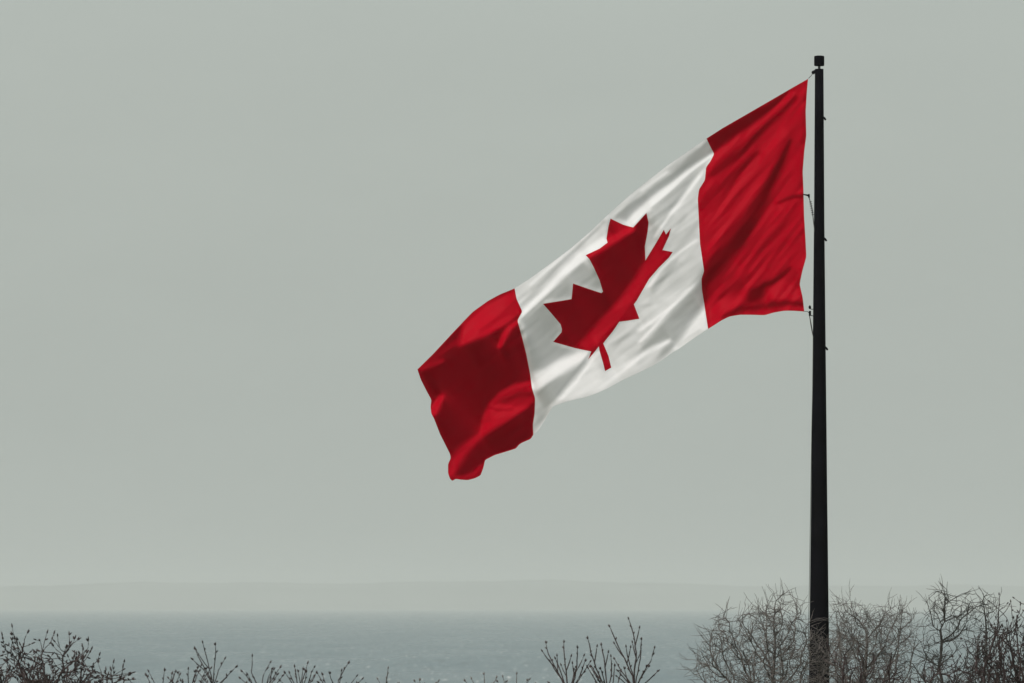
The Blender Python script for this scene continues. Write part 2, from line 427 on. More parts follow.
# --- fly-side red panel
FP = OUT_TOP_F + OUT_FLY + B_F[::-1]
area([(514.6, 288.3)] + OUT_TOP_F + OUT_FLY + B_F[::-1], 0.06, 0.8)
area([(514, 290), (500, 296), (486, 303), (474, 313), (464, 324), (460, 336), (457, 347), (470, 343), (485, 336), (500, 328), (512, 320), (521, 312), (516, 300)], 0.76, 1.4)
stroke([(500, 297), (484, 305), (472, 316), (463, 326)], 3, 0.5, 0.5, 0.6)
stroke([(518, 303), (508, 312), (496, 320), (480, 331)], [8, 6, 5, 4], 0.45, 0.8, 0.7)
stroke([(490, 316), (475, 327), (463, 341)], 2, 0.88, 0.6, 0.7)
stroke([(460, 340), (448, 348), (436, 358), (424, 367)], [5, 6, 5, 4], 0.38, 0.8, 0.8)
stroke([(442, 361), (430, 366), (422, 370)], 3, 0.62, 0.6, 0.7)
stroke([(518, 321.5), (510, 327.5), (504, 336), (500, 346)], [4, 5, 5, 4], 0.95, 0.4)
stroke([(441, 398), (437, 405), (433, 412)], [5, 7, 8], 1.0, 0.4)
area([(531, 381), (516, 383), (500, 391), (489, 403), (482, 418), (478, 436), (492, 428), (508, 418), (525, 408), (534, 401)], 0.45, 1.2)
stroke([(530, 383), (515, 386), (500, 394), (490, 405)], 2.5, 0.62, 0.6)
stroke([(532, 393), (518, 395), (505, 400), (497, 405)], [6, 5, 5, 3], 0.2, 0.8)
area([(488, 407), (500, 403), (515, 406), (530, 405), (518, 413), (506, 421), (492, 430), (480, 438), (481, 424)], 0.70, 1.2)
stroke([(489, 407), (500, 410), (512, 409)], 2, 0.3, 0.4, 0.8)
stroke([(482, 421), (495, 420), (507, 417)], 1.5, 0.5, 0.4, 0.7)
stroke([(479, 436), (471, 443), (462, 452), (454, 463), (451, 473)], [5, 7, 9, 11, 8], 0.64, 0.8)
stroke([(452, 476), (462, 478), (474, 474), (481, 466)], [3, 3, 5, 3], 0.5, 0.6)
stroke([(456, 456), (462, 450), (470, 447)], 1.6, 0.25, 0.4, 0.6)
redm = np.zeros((NY, NX), bool)
for P_ in (HP, [(514.6, 288.3)] + OUT_TOP_F + OUT_FLY + B_F[::-1], LEAF): redm |= inpoly(P_, gx, gy)
B = np.where(redm, np.clip(0.5 + (B - 0.40) * 1.35, 0.02, 1.0), np.clip(0.50 + (B - 0.50) * np.where(B > 0.5, 1.3, 0.9), 0.03, 1.0))
# small secondary creases running with the big folds: steeper by the hoist, flatter towards the free end
rng = np.random.default_rng(8)
_fx = np.fft.fftfreq(NX)[None, :]; _fy = np.fft.fftfreq(NY)[:, None]
def creases(ang, lp, lq, seed):
    r_ = np.random.default_rng(seed).standard_normal((NY, NX))
    c, s_ = math.cos(ang), math.sin(ang)
    fp_ = np.abs(_fx * -c + _fy * s_); fq_ = np.abs(_fx * s_ + _fy * c)
    k_ = np.exp(-(fp_ * lp) ** 2) * np.exp(-((fq_ - 1.0 / lq) * lq * 1.3) ** 2)
    o_ = np.real(np.fft.ifft2(np.fft.fft2(r_) * k_)); return np.clip(o_ / o_.std(), -2.2, 2.2)
cr_h = 0.7 * creases(math.radians(52), 60, 12, 1) + 0.35 * creases(math.radians(48), 36, 6, 2)
cr_w = 0.6 * creases(math.radians(39), 90, 10, 3) + 0.4 * creases(math.radians(36), 55, 4.6, 4)
wh_ = np.clip((gx - 680) / 40, 0, 1)
lev = np.clip((B - 0.12) / 0.3, 0.15, 1)
B = B + lev * (wh_ * 0.16 * cr_h + (1 - wh_) * 0.075 * cr_w)
B = blur(B, 0.4)

# --- cloth relief: find the fold heights whose slopes meet those facings (screened Poisson)
qx, qy = 0.60, 0.80                          # across the folds (towards lower right), x right / y down
Lx, Ly, Lz = L.x, -L.z, -L.y                 # sun in the flag's picture frame: x right, y down, z to viewer
Lq = -(Lx * qx + Ly * qy)                    # pull of the sun across the folds
th0 = math.atan2(Lq, Lz); mag = math.hypot(Lq, Lz)
Bt = np.clip(B, 0.03, 1.0) * 0.93
inside_poly = OUT_TOP_R + OUT_TOP_W + OUT_TOP_F + OUT_FLY + OUT_BOT_W + OUT_BOT_R + OUT_HOIST
inside = inpoly(inside_poly, gx, gy)
fxx = 2j * math.pi * np.fft.fftfreq(NX)[None, :]; fyy = 2j * math.pi * np.fft.fftfreq(NY)[:, None]
dq = fxx * qx + fyy * qy; dp = fxx * (-qy) + fyy * qx
den = np.abs(dq) ** 2 + 0.35 * np.abs(dp) ** 2 + (2 * math.pi / 260.0) ** 2 * 0.5
# slope s: height toward viewer rises towards lower right -> faces upper left
s0 = np.tan(np.clip(th0 - np.arccos(np.clip(Bt / mag, 0, 1)), -1.1, 1.2))
s0 = s0 - s0[inside].mean() * 0.9
g = np.where(inside, s0, 0.0)
H = None
for it in range(14):
    Hf = np.conj(dq) * np.fft.fft2(g) / den
    H = np.real(np.fft.ifft2(Hf))
    hx = np.real(np.fft.ifft2(Hf * fxx)); hy = np.real(np.fft.ifft2(Hf * fyy))
    nl = (-hx * Lx - hy * Ly + Lz) / np.sqrt(1 + hx * hx + hy * hy)
    g = np.where(inside, np.clip(g + 0.55 * (Bt - nl), -1.6, 2.2), 0.0)
H = blur(H, 0.35)
print('relief px', H[inside].min(), H[inside].max(), 'facing err', np.abs(Bt - nl)[inside].mean())

# fine weave wrinkles
rng = np.random.default_rng(3)
nz = rng.standard_normal((NY, NX))
fp = np.abs(dp) / (2 * math.pi); fq = np.abs(dq) / (2 * math.pi)
filt = np.exp(-(fp * 26) ** 2) * np.exp(-((fq - 0.085) / 0.05) ** 2)
nzf = np.real(np.fft.ifft2(np.fft.fft2(nz) * filt)); nzf /= nzf.std()
H = H + 0.03 * nzf
# broad billow along the fly (wind waves)
pp = (gx - 808) * -qy + (gy - 79) * qx
for _ in range(2):        # the hoist edge stays close in beside the pole
    edge = blur(H, 8)[:, int(800 - X0)].copy()
    edge[int(318 - Y0):] = edge[int(318 - Y0)]; edge[:int(80 - Y0)] = edge[int(80 - Y0)]
    edge = np.convolve(np.pad(edge, 20, mode='edge'), np.ones(41) / 41, 'valid')[:, None]
    H = H - edge * np.exp(-(np.clip(803 - gx, 0, None) / 130.0) ** 2) * np.clip((480 - gy) / 160, 0, 1)
H = H + 7.0 * np.sin(pp / 480.0 * 2 * math.pi * 0.9) * np.clip((803 - gx) / 80, 0, 1)
print('depths px: hoist top', H[int(90 - Y0), int(800 - X0)], 'hoist low', H[int(300 - Y0), int(795 - X0)], 'free end', H[int(375 - Y0), int(425 - X0)], H[int(470 - Y0), int(460 - X0)], 'mid', H[int(260 - Y0), int(620 - X0)])
Hx = np.gradient(H, axis=1); Hy = np.gradient(H, axis=0)

def samp(A, x, y):
    u = np.clip(np.asarray(x) - X0 - 0.5, 0, NX - 1.001); v = np.clip(np.asarray(y) - Y0 - 0.5, 0, NY - 1.001)
    i = u.astype(int); j = v.astype(int); a = u - i; b = v - j
    return (A[j, i] * (1 - a) * (1 - b) + A[j, i + 1] * a * (1 - b) + A[j + 1, i] * (1 - a) * b + A[j + 1, i + 1] * a * b)

def dens(poly, closed=False, step=2.0):
    """resample a traced edge with a gentle curve between its points"""
    out = []
    n = len(poly)
    for i in range(n if closed else n - 1):
        a = np.array(poly[i], float); b = np.array(poly[(i + 1) % n], float)
        k = max(1, int(round(np.linalg.norm(b - a) / step)))
        for t in range(k): out.append(tuple(a + (b - a) * t / k))
    if not closed: out.append(tuple(np.array(poly[-1], float)))
    return out

def smooth_edge(poly, step=2.0):
    P = np.array(dens(poly, False, step))
    for _ in range(1):
        Q = P.copy(); Q[1:-1] = 0.25 * P[:-2] + 0.5 * P[1:-1] + 0.25 * P[2:]; P = Q
    return [tuple(p) for p in P]

e_topr = smooth_edge(OUT_TOP_R)
e_topw = smooth_edge([OUT_TOP_R[-1]] + OUT_TOP_W)
e_topf = smooth_edge([OUT_TOP_W[-1]] + OUT_TOP_F)
e_fly = smooth_edge([OUT_TOP_F[-1]] + OUT_FLY, 1.5)
e_botw = smooth_edge([OUT_FLY[-1]] + OUT_BOT_W)
e_botr = smooth_edge([OUT_BOT_W[-1]] + OUT_BOT_R)
e_hst = smooth_edge([OUT_BOT_R[-1]] + OUT_HOIST + [OUT_TOP_R[0]])
e_bh = smooth_edge(B_H, 1.7); e_bf = smooth_edge(B_F, 1.7)
e_leaf = dens(LEAF, True, 1.7)
P_hoist = e_topr + e_bh[1:] + e_botr[1:] + e_hst[1:-1]
P_fly = e_topf + e_fly[1:] + e_bf[::-1][1:-1]
P_white = e_topw + e_bf[1:] + e_botw[1:] + e_bh[::-1][1:-1]
P_all = e_topr + e_topw[1:] + e_topf[1:] + e_fly[1:] + e_botw[1:] + e_botr[1:] + e_hst[1:-1]

cloths = {}
def cloth_mat(name, col, trans_col, sheen, through):
    m = bpy.data.materials.new(name); m.use_nodes = True
    n = m.node_tree; n.nodes.clear()
    out = n.nodes.new('ShaderNodeOutputMaterial')
    b = n.nodes.new('ShaderNodeBsdfPrincipled'); b.inputs['Roughness'].default_value = 0.5
    b.inputs['Specular IOR Level'].default_value = 0.02
    b.inputs['Sheen Weight'].default_value = sheen; b.inputs['Sheen Roughness'].default_value = 0.35
    tr = n.nodes.new('ShaderNodeBsdfTranslucent'); tr.inputs[0].default_value = (*trans_col, 1)
    mxs = n.nodes.new('ShaderNodeMixShader'); mxs.inputs[0].default_value = through
    t = n.nodes.new('ShaderNodeTexCoord'); z = n.nodes.new('ShaderNodeTexNoise')
    z.inputs['Scale'].default_value = 1.3; z.inputs['Detail'].default_value = 6
    r = n.nodes.new('ShaderNodeValToRGB')
    r.color_ramp.elements[0].position = 0.3; r.color_ramp.elements[1].position = 0.7
    r.color_ramp.elements[0].color = (*[c * 0.93 for c in col], 1); r.color_ramp.elements[1].color = (*[min(1, c * 1.05) for c in col], 1)
    n.links.new(t.outputs['Object'], z.inputs['Vector']); n.links.new(z.outputs[0], r.inputs[0])
    n.links.new(r.outputs[0], b.inputs['Base Color'])
    n.links.new(b.outputs[0], mxs.inputs[1]); n.links.new(tr.outputs[0], mxs.inputs[2])
    n.links.new(mxs.outputs[0], out.inputs[0])
    return m
red = cloth_mat('red_nylon', (0.35, 0.0010, 0.011), (0.33, 0.001, 0.008), 0.0, 0.10)
white = cloth_mat('white_nylon', (0.71, 0.718, 0.755), (0.48, 0.49, 0.51), 0.0, 0.2)

flag_root_px = (806.0, 195.0)
root_p = px(*flag_root_px, DF)
flag = empty('flag', tuple(root_p), 'large red and white maple leaf flag flying from the black pole', 'flag')

def build_flag():
    step = 1.35
    pts = []; edges = []; index = {}
    def addp(p):
        k = (round(p[0], 3), round(p[1], 3))
        if k not in index: index[k] = len(pts); pts.append(k)
        return index[k]
    def add_edges(line, closed=False):
        ids = [addp(p) for p in line]
        for a, b in zip(ids[:-1], ids[1:]): edges.append((a, b))
        if closed: edges.append((ids[-1], ids[0]))
    add_edges(P_all, True); add_edges(e_bh); add_edges(e_bf); add_edges(e_leaf, True)
    ed = np.array(pts)
    xs = np.arange(412, 812, step); ys = np.arange(74, 486, step * 0.9)
    gxx, gyy = np.meshgrid(xs, ys); gxx = gxx.copy(); gxx[1::2] += step / 2
    X = gxx.ravel(); Y = gyy.ravel()
    k = inpoly(P_all, X, Y); X = X[k]; Y = Y[k]
    # keep grid points off the traced edges
    keep = np.ones(len(X), bool)
    for s in range(0, len(X), 4000):
        d = np.hypot(X[s:s + 4000, None] - ed[None, :, 0], Y[s:s + 4000, None] - ed[None, :, 1]).min(1)
        keep[s:s + 4000] = d > 0.6
    for x, y in zip(X[keep], Y[keep]): pts.append((round(float(x), 3), round(float(y), 3)))
    res = delaunay_2d_cdt([Vector(p) for p in pts], edges, [], 0, 1e-4)
    V = np.array([tuple(v) for v in res[0]]); T = np.array([tuple(f) for f in res[2] if len(f) == 3])
    c = V[T].mean(1)
    okf = inpoly(P_all, c[:, 0], c[:, 1])
    T = T[okf]; c = c[okf]
    leaf = inpoly(e_leaf, c[:, 0], c[:, 1])
    ho = inpoly(P_hoist, c[:, 0], c[:, 1]) & ~leaf
    fl = inpoly(P_fly, c[:, 0], c[:, 1]) & ~leaf & ~ho
    wh = ~(leaf | ho | fl)
    h = samp(H, V[:, 0], V[:, 1])
    P3 = np.stack([(V[:, 0] - flag_root_px[0]) * M, -h * M, -(V[:, 1] - flag_root_px[1]) * M], 1)
    nx_ = samp(Hx, V[:, 0], V[:, 1]); ny_ = samp(Hy, V[:, 0], V[:, 1])
    N = np.stack([-nx_, -np.ones_like(nx_), ny_], 1)      # picture x, towards the viewer (-Y), up (+Z)
    N /= np.linalg.norm(N, axis=1)[:, None]
    def part(name, mask, m, label=None):
        t = T[mask]; used, inv = np.unique(t, return_inverse=True); inv = inv.reshape(t.shape)
        P = P3[used]
        a, b, c3 = P[inv[:, 0]], P[inv[:, 1]], P[inv[:, 2]]
        n_ = np.cross(b - a, c3 - a); flip = n_[:, 1] > 0
        inv[flip] = inv[flip][:, ::-1]
        me = bpy.data.meshes.new(name)
        me.from_pydata([tuple(p) for p in P], [], [tuple(int(i) for i in f) for f in inv])
        me.polygons.foreach_set('use_smooth', [True] * len(me.polygons))
        me.materials.append(m); me.update()
        me.normals_split_custom_set_from_vertices([tuple(n) for n in N[used]])
        o = bpy.data.objects.new(name, me); COL.objects.link(o); o.parent = flag
        if label: o['label'] = label
        return o
    part('red_panel', ho, red, 'red panel next to the pole')
    wp = part('white_panel', wh, white)
    part('red_panel', fl, red, 'red panel at the free end')
    part('maple_leaf', leaf, red)
build_flag()

# hoist rope and snap hooks tying the flag to the pole
rope_m = mat('weathered_rope', (0.05, 0.05, 0.05), 0.9, 0.1)
hal = empty('halyard', (PX, DF - 0.05, Z(195)), 'dark rope with snap hooks tying flag to black pole', 'rope')
def hp(x, y, dy=0.0): return np.array(((x - 819.2) * M, dy, (195 - y) * M))
for line, rr in (([(813.2, 73), (811.0, 76), (808.4, 78.6)], [0.006] * 3),
                 ([(808.9, 197.5), (810.5, 203), (812.3, 211), (813.2, 220), (814.6, 232)], [0.010, 0.009, 0.010, 0.010, 0.008]),
                 ([(804.2, 311.5), (807.5, 311.6), (809.6, 314), (809.5, 316), (811, 325), (812.2, 332), (813.0, 337)], [0.006, 0.006, 0.007, 0.009, 0.014, 0.012, 0.006]),
                 ([(813.6, 336), (811.6, 430), (809.6, 560), (807.6, 683), (805.2, 990)], [0.006] * 5)):
    V = []; Fc = []
    tube(V, Fc, [hp(*q) for q in line], rr, 6)
    mesh_obj('rope', V, Fc, rope_m, hal)
V = []; Fc = []
tube(V, Fc, [hp(803.0, 194.6), hp(806.5, 195.2), hp(808.6, 195.8)], [0.010, 0.016, 0.020], 8)
tube(V, Fc, [hp(808.6, 194.2), hp(809.0, 197.8)], [0.020, 0.018], 8)
mesh_obj('snap_hook', V, Fc, black, hal)
V = []; Fc = []
for k in range(7):                                    # turns of whipping on the strained rope
    x = 810.2 + k * 0.42; y = 202 + k * 2.1
    tube(V, Fc, [hp(x - 1.3, y + .3), hp(x + 1.3, y - .3)], [0.009, 0.009], 6)
mesh_obj('rope_whipping', V, Fc, rope_m, hal)
V = []; Fc = []
tube(V, Fc, [hp(809.7, 305.4), hp(809.7, 307), hp(809.8, 309)], [0.008, 0.028, 0.02], 8)
tube(V, Fc, [hp(809.8, 311), hp(809.8, 316)], [0.024, 0.022], 8)
tube(V, Fc, [hp(809.8, 309), hp(813.5, 309.5)], [0.008, 0.008], 6)
tube(V, Fc, [hp(809.8, 315), hp(814.0, 316.5)], [0.008, 0.008], 6)
mesh_obj('snap_hook', V, Fc, black, hal)

# ------------------------------------------------------------------ bare trees and shrubs
bark = mat('grey_brown_bark', (0.115, 0.105, 0.102), 0.9, 0.1, noise=(9.0, 0.35))
dark_bark = mat('dark_reddish_bark', (0.048, 0.037, 0.038), 0.9, 0.1, noise=(9.0, 0.35))
bud_m = mat('brown_leaf_bud', (0.055, 0.035, 0.035), 0.8, 0.2)

def colonise(base, trunk_top, att, step, reach, kill, rng, trop=0.12, wig=0.25, stems=1, spread=0.3, maxn=9000):
    """grow a branch skeleton from the base towards scattered crown points"""
    nodes = []; par = []
    for s in range(stems):
        b = np.array(base, float) + (rng.normal(0, 0.06, 3) * (stems > 1)); b[2] = base[2]
        tt = np.array(trunk_top, float) + (np.array((rng.uniform(-1, 1), rng.uniform(-1, 1), 0)) * spread * (stems > 1))
        n = max(2, int(np.linalg.norm(tt - b) / step)); prev = -1
        off = np.zeros(3)
        for i in range(n + 1):
            off += rng.normal(0, step * 0.08, 3) * (i > 0)
            nodes.append(b + (tt - b) * (i / n) + off * (1, 1, 0)); par.append(prev); prev = len(nodes) - 1
    pos = np.zeros((maxn + 10, 3)); k = len(nodes); pos[:k] = nodes
    dirs = np.zeros((maxn + 10, 3)); dirs[:k] = (0, 0, 1)
    kids = np.zeros(maxn + 10, int)
    att = att.copy()
    near = np.full(len(att), 1e9); ni = np.zeros(len(att), int)
    new0 = 0
    for it in range(260):
        if len(att) == 0 or k >= maxn: break
        if new0 == k: break
        seg = pos[new0:k]
        for s in range(0, len(seg), 1500):
            d = np.linalg.norm(att[:, None] - seg[None, s:s + 1500], axis=2)
            j = d.argmin(1); dm = d[np.arange(len(att)), j]
            u = dm < near; near[u] = dm[u]; ni[u] = j[u] + new0 + s
        al = near > kill; att = att[al]; near = near[al]; ni = ni[al]
        if len(att) == 0: break
        act = near < reach
        if not act.any():
            act = near <= near.min() + step          # stretch out to the nearest crown point
        new0 = k
        acc = {}
        v = att[act] - pos[ni[act]]; v /= np.linalg.norm(v, axis=1)[:, None]
        idx = ni[act]
        uq, inv = np.unique(idx, return_inverse=True)
        sm = np.zeros((len(uq), 3)); np.add.at(sm, inv, v)
        for q_, i in enumerate(uq):
            if kids[i] > 3: continue
            d = sm[q_] / (np.linalg.norm(sm[q_]) + 1e-9)
            d = d + 0.55 * dirs[i] + np.array((0, 0, trop)) + rng.normal(0, wig, 3)
            d /= np.linalg.norm(d)
            pos[k] = pos[i] + d * step; dirs[k] = d; par.append(int(i)); kids[i] += 1; k += 1
            if k >= maxn: break
        if k == new0: break
    return pos[:k], np.array(par)

def skeleton_mesh(pos, par, r_tip, expo, r_split, rmax):
    """pipe-model radii; returns two vertex/face sets: thick wood and twigs, plus the tips"""
    n = len(pos); load = np.zeros(n); ch = [[] for _ in range(n)]
    for i in range(n - 1, -1, -1):
        if not ch[i]: load[i] = 1
        if par[i] >= 0: ch[par[i]].append(i); load[par[i]] += load[i]
    rad = np.minimum(r_tip * load ** expo, rmax)
    thick = ([], []); thin = ([], [])
    tips = []
    # chains
    starts = [(-1, i) for i in range(n) if par[i] < 0]
    while starts:
        p, i = starts.pop()
        chain = ([p] if p >= 0 else []) + [i]
        while ch[chain[-1]]:
            c = sorted(ch[chain[-1]], key=lambda a: -load[a])
            for o_ in c[1:]: starts.append((chain[-1], o_))
            chain.append(c[0])
        if p < 0 and not ch[i]: continue
        # parent point gets the child's own radius so a branch does not swell at its root
        rr = [rad[c] for c in chain]
        if p >= 0: rr[0] = rr[1]
        tips.append((pos[chain[-1]], pos[chain[-1]] - pos[chain[-2]]))
        cut = 0
        for q_, r in enumerate(rr):
            if r >= r_split: cut = q_
        rr[-1] = r_tip * 0.55
        if cut > 0:
            tube(thick[0], thick[1], [pos[c] for c in chain[:cut + 1]], rr[:cut + 1], 7, True)
            if cut < len(chain) - 1: tube(thin[0], thin[1], [pos[c] for c in chain[cut:]], rr[cut:], 4, False)
        else:
            tube(thin[0], thin[1], [pos[c] for c in chain], rr, 4, False)
    return thick, thin, tips, rad, ch

def add_bud(V, Fc, p, d, ln, wd):
    d = d / (np.linalg.norm(d) + 1e-9)
    a = np.cross(d, (0.3, 0.9, 0.1)); a /= np.linalg.norm(a); b = np.cross(d, a)
    s = len(V)
    V.append(p)
    for f, r in ((0.3, 1.0), (0.65, 0.8)):
        for k in range(5):
            t = k * 2 * math.pi / 5
            V.append(p + d * ln * f + wd * r * (math.cos(t) * a + math.sin(t) * b))
    V.append(p + d * ln)
    for k in range(5):
        k2 = (k + 1) % 5
        Fc.append((s, s + 1 + k2, s + 1 + k)); Fc.append((s + 1 + k, s + 1 + k2, s + 6 + k2, s + 6 + k)); Fc.append((s + 6 + k, s + 6 + k2, s + 11))

def twiggy(pos, par, rng, n, ln, trop=0.15):
    """add short crooked side twigs, a few of them forked again"""
    P = [p for p in pos]; Q = list(par)
    w_ = np.ones(len(pos))
    hi = pos[:, 2] > np.percentile(pos[:, 2], 15)
    idx = np.nonzero(hi & (np.array(par) >= 0))[0]
    pool = list(rng.choice(idx, n))
    for c, i in enumerate(pool):
        i = int(i)
        d0 = P[i] - P[Q[i]]; d0 = d0 / (np.linalg.norm(d0) + 1e-9)
        d = d0 * 0.6 + rng.normal(0, 0.75, 3); d /= np.linalg.norm(d)
        k = rng.integers(3, 7); st = ln * rng.uniform(0.6, 1.3) / k; cur = i
        for j in range(k):
            d = d + rng.normal(0, 0.22, 3) + (0, 0, trop); d /= np.linalg.norm(d)
            P.append(P[cur] + d * st); Q.append(cur); cur = len(P) - 1
            if j == 1 and rng.random() < 0.35:
                e = d + rng.normal(0, 0.8, 3); e /= np.linalg.norm(e); c2 = cur
                for _ in range(3):
                    e = e + rng.normal(0, 0.2, 3) + (0, 0, trop); e /= np.linalg.norm(e)
                    P.append(P[c2] + e * st * 0.8); Q.append(c2); c2 = len(P) - 1
    return np.array(P), np.array(Q)

def tree(name, label, cat, D, bx, blobs, seed, n_att, step=0.10, reach=1.2, kill=0.12, r_tip=0.008, expo=0.46,
         stems=1, trop=0.12, wig=0.25, fork=None, buds=None, m=bark, depth=0.8, spread=0.3, group=None, maxn=9000, twigs=0, twl=0.35, forky=None):
    """blobs: (x, y, rx, ry, weight) crown lobes as measured in the photograph at distance D"""
    rng = np.random.default_rng(seed)
    sc = D / F
    root = empty(name, ((bx - 512) * sc, D, 0.0), label, cat, group)
    bw = np.array([b[4] for b in blobs], float); bw /= bw.sum()
    pts = []
    while len(pts) < n_att:
        b = blobs[rng.choice(len(blobs), p=bw)]
        u = rng.normal(0, 1, 3); u /= np.linalg.norm(u); u *= rng.uniform(0, 1) ** (1 / 2.4)
        x = (b[0] - bx + u[0] * b[2]) * sc; y = u[1] * b[2] * sc * depth; z = EYE + (YH - b[1] + u[2] * b[3]) * sc
        if z > 1.0: pts.append((x, y, z))
    pts = np.array(pts)
    ft = fork if fork is not None else (pts[:, 2].min() * 0.75 + 0.3)
    if forky: ft = EYE + (YH - forky) * sc
    cx = (blobs[0][0] - bx) * sc * 0.35
    pos, par = colonise((0, 0, 0), (cx, 0, ft), pts, step, reach, kill, rng, trop, wig, stems, spread, maxn)
    if twigs: pos, par = twiggy(pos, par, rng, twigs, twl, max(0.03, trop * 0.5))
    thick, thin, tips, rad, ch = skeleton_mesh(pos, par, r_tip, expo, 0.030, 0.16)
    if thick[0]: mesh_obj('trunk', thick[0], thick[1], m, root, True)
    V, Fc = thin
    if buds:
        ln, wd, pr = buds
        for i in range(len(pos)):
            if par[i] < 0 or rad[i] > 0.02 or rng.random() > pr: continue
            d = pos[i] - pos[par[i]]; d = d / np.linalg.norm(d) + rng.normal(0, 0.55, 3) + (0, 0, .3)
            add_bud(V, Fc, pos[i], d, ln * rng.uniform(.7, 1.3), wd * rng.uniform(.7, 1.3))
        for p, d in tips: add_bud(V, Fc, p, d, ln * 1.3, wd)
    mesh_obj('crown', V, Fc, m, root, False)
    print(name, label[:40], len(pos), 'nodes')
    return root

def shoot_shrub(name, label, cat, D, bx, forks, shoots, seed, r_tip=0.009, bud=(0.055, 0.012), spur=0.09, m=dark_bark, group=None, extra=3, extra_top=668):
    """shrub of long slim shoots: forks = [(x, y)] where stems divide, shoots = [(fork index, tip ... down)] in photographed px"""
    rng = np.random.default_rng(seed); sc = D / F
    root = empty(name, ((bx - 512) * sc, D, 0.0), label, cat, group)
    P = []; Q = []
    def W(x, y, d): return np.array(((x - bx) * sc, d, EYE + (YH - y) * sc))
    def chain(start, pts):
        cur = start
        for p in pts:
            a = P[cur]; n = max(1, int(np.linalg.norm(p - a) / 0.09))
            for k in range(1, n + 1):
                P.append(a + (p - a) * k / n + rng.normal(0, 0.004, 3)); Q.append(cur); cur = len(P) - 1
        return cur
    fid = []
    for fx, fy in forks:
        P.append(np.array((rng.normal(0, .08), rng.normal(0, .08), 0.0))); Q.append(-1)
        dd = rng.uniform(-.4, .4)
        f_ = W(fx, fy, dd)
        fid.append((chain(len(P) - 1, [np.array((f_[0] * .25, dd * .3, f_[2] * .45)), f_]), dd))
    main = []
    shoots = list(shoots)
    for fi in range(len(forks)):                      # shorter shoots filling the middle of each clump
        for _ in range(extra):
            fx, fy = forks[fi]; tx = fx + rng.uniform(-1, 1) * 22; ty = rng.uniform(extra_top, 686)
            shoots.append((fi, [(tx, ty), ((tx * .6 + fx * .4) + rng.uniform(-2, 2), (ty + fy) / 2)]))
    for fi, line in shoots:
        a, dd = fid[fi]; d1 = dd + rng.uniform(-.35, .35)
        n0 = len(P); pts = line[::-1]
        chain(a, [W(x, y, dd + (d1 - dd) * (k + 1) / len(pts)) for k, (x, y) in enumerate(pts)])
        main += list(range(n0 + 2, len(P)))
    side = 1; buds = []
    mset = set(main)
    near_tip = {i for i in main if (i + 4) not in mset or Q[min(i + 1, len(Q) - 1)] != i or any(Q[min(i + k, len(Q) - 1)] != i + k - 1 for k in (2, 3, 4))}
    for i in main:
        if rng.random() < 0.7:
            side = -side
            d = P[i] - P[Q[i]]; d = d / (np.linalg.norm(d) + 1e-9)
            d = d + np.array((side * rng.uniform(.35, .8), rng.normal(0, .4), .1)); d /= np.linalg.norm(d)
            if rng.random() < 0.4 or i in near_tip: buds.append((P[i], d)); continue
            cur = i; ln = spur * rng.uniform(.8, 2.6)
            for k in range(3):
                d = d + (0, 0, .15); d /= np.linalg.norm(d)
                P.append(P[cur] + d * ln / 3 * 1.3); Q.append(cur); cur = len(P) - 1
    pos = np.array(P); par = np.array(Q)
    thick, thin, tips, rad, ch = skeleton_mesh(pos, par, r_tip, .24, 0.0175, 0.06)
    if thick[0]: mesh_obj('stem', thick[0], thick[1], m, root, True)
    V, Fc = thin
    for p, d in tips: add_bud(V, Fc, p, d, bud[0] * 1.2, bud[1])
    for p, d in buds: add_bud(V, Fc, p, d, bud[0] * rng.uniform(.7, 1.2), bud[1] * rng.uniform(.7, 1.1))
    mesh_obj('crown', V, Fc, m, root, False)
    return root

G = 'bare trees and shrubs below the flag'
# tree at the left edge, thick with buds
tree('budding_tree', 'round budding tree filling the bottom left corner', 'tree', 118, 48,
     [(46, 694, 84, 40, 5), (38, 654, 14, 20, .6), (74, 664, 18, 20, .9), (10, 664, 20, 20, .8), (118, 678, 16, 14, .7), (46, 730, 90, 40, 1.5)],
     11, 760, step=0.09, kill=0.15, r_tip=0.0056, expo=.36, buds=(0.07, 0.013, 0.32), m=dark_bark, wig=0.25, trop=.15, group=G, forky=760, twigs=500, twl=.30)
shoot_shrub('budding_shrub', 'sparse budding shrub right of the bottom left tree', 'shrub', 120, 250,
     [(214, 690), (262, 696), (302, 697), (340, 700), (160, 702), (188, 698)],
     [(0, [(217, 646), (216, 660), (214.5, 680)]), (0, [(196, 650), (202, 662), (212, 680)]), (0, [(194.5, 660), (205, 670), (213, 684)]), (0, [(205, 644), (209, 662), (213, 682)]),
      (0, [(225, 660), (219, 670), (215, 684)]), (0, [(236, 668), (226, 678), (216, 688)]), (1, [(252.5, 658), (252, 672), (258, 690)]), (1, [(269, 664), (263, 676), (261, 688)]),
      (1, [(243, 672), (250, 682), (258, 692)]), (1, [(279, 668), (272, 680), (265, 692)]), (2, [(295, 668), (297, 682)]), (2, [(307.7, 664), (303, 680)]), (2, [(316, 674), (308, 686)]), (2, [(287, 674), (294, 686)]),
      (3, [(348, 664), (339, 680), (338, 692)]), (3, [(331, 674), (335, 688)]), (4, [(146, 678), (153, 690)]), (4, [(163.5, 672), (161, 688)]), (5, [(178, 674), (184, 688)]), (5, [(188, 670), (188, 686)])],
     12, r_tip=0.0072, bud=(0.060, 0.013), spur=0.13, group=G, extra=8, extra_top=666)
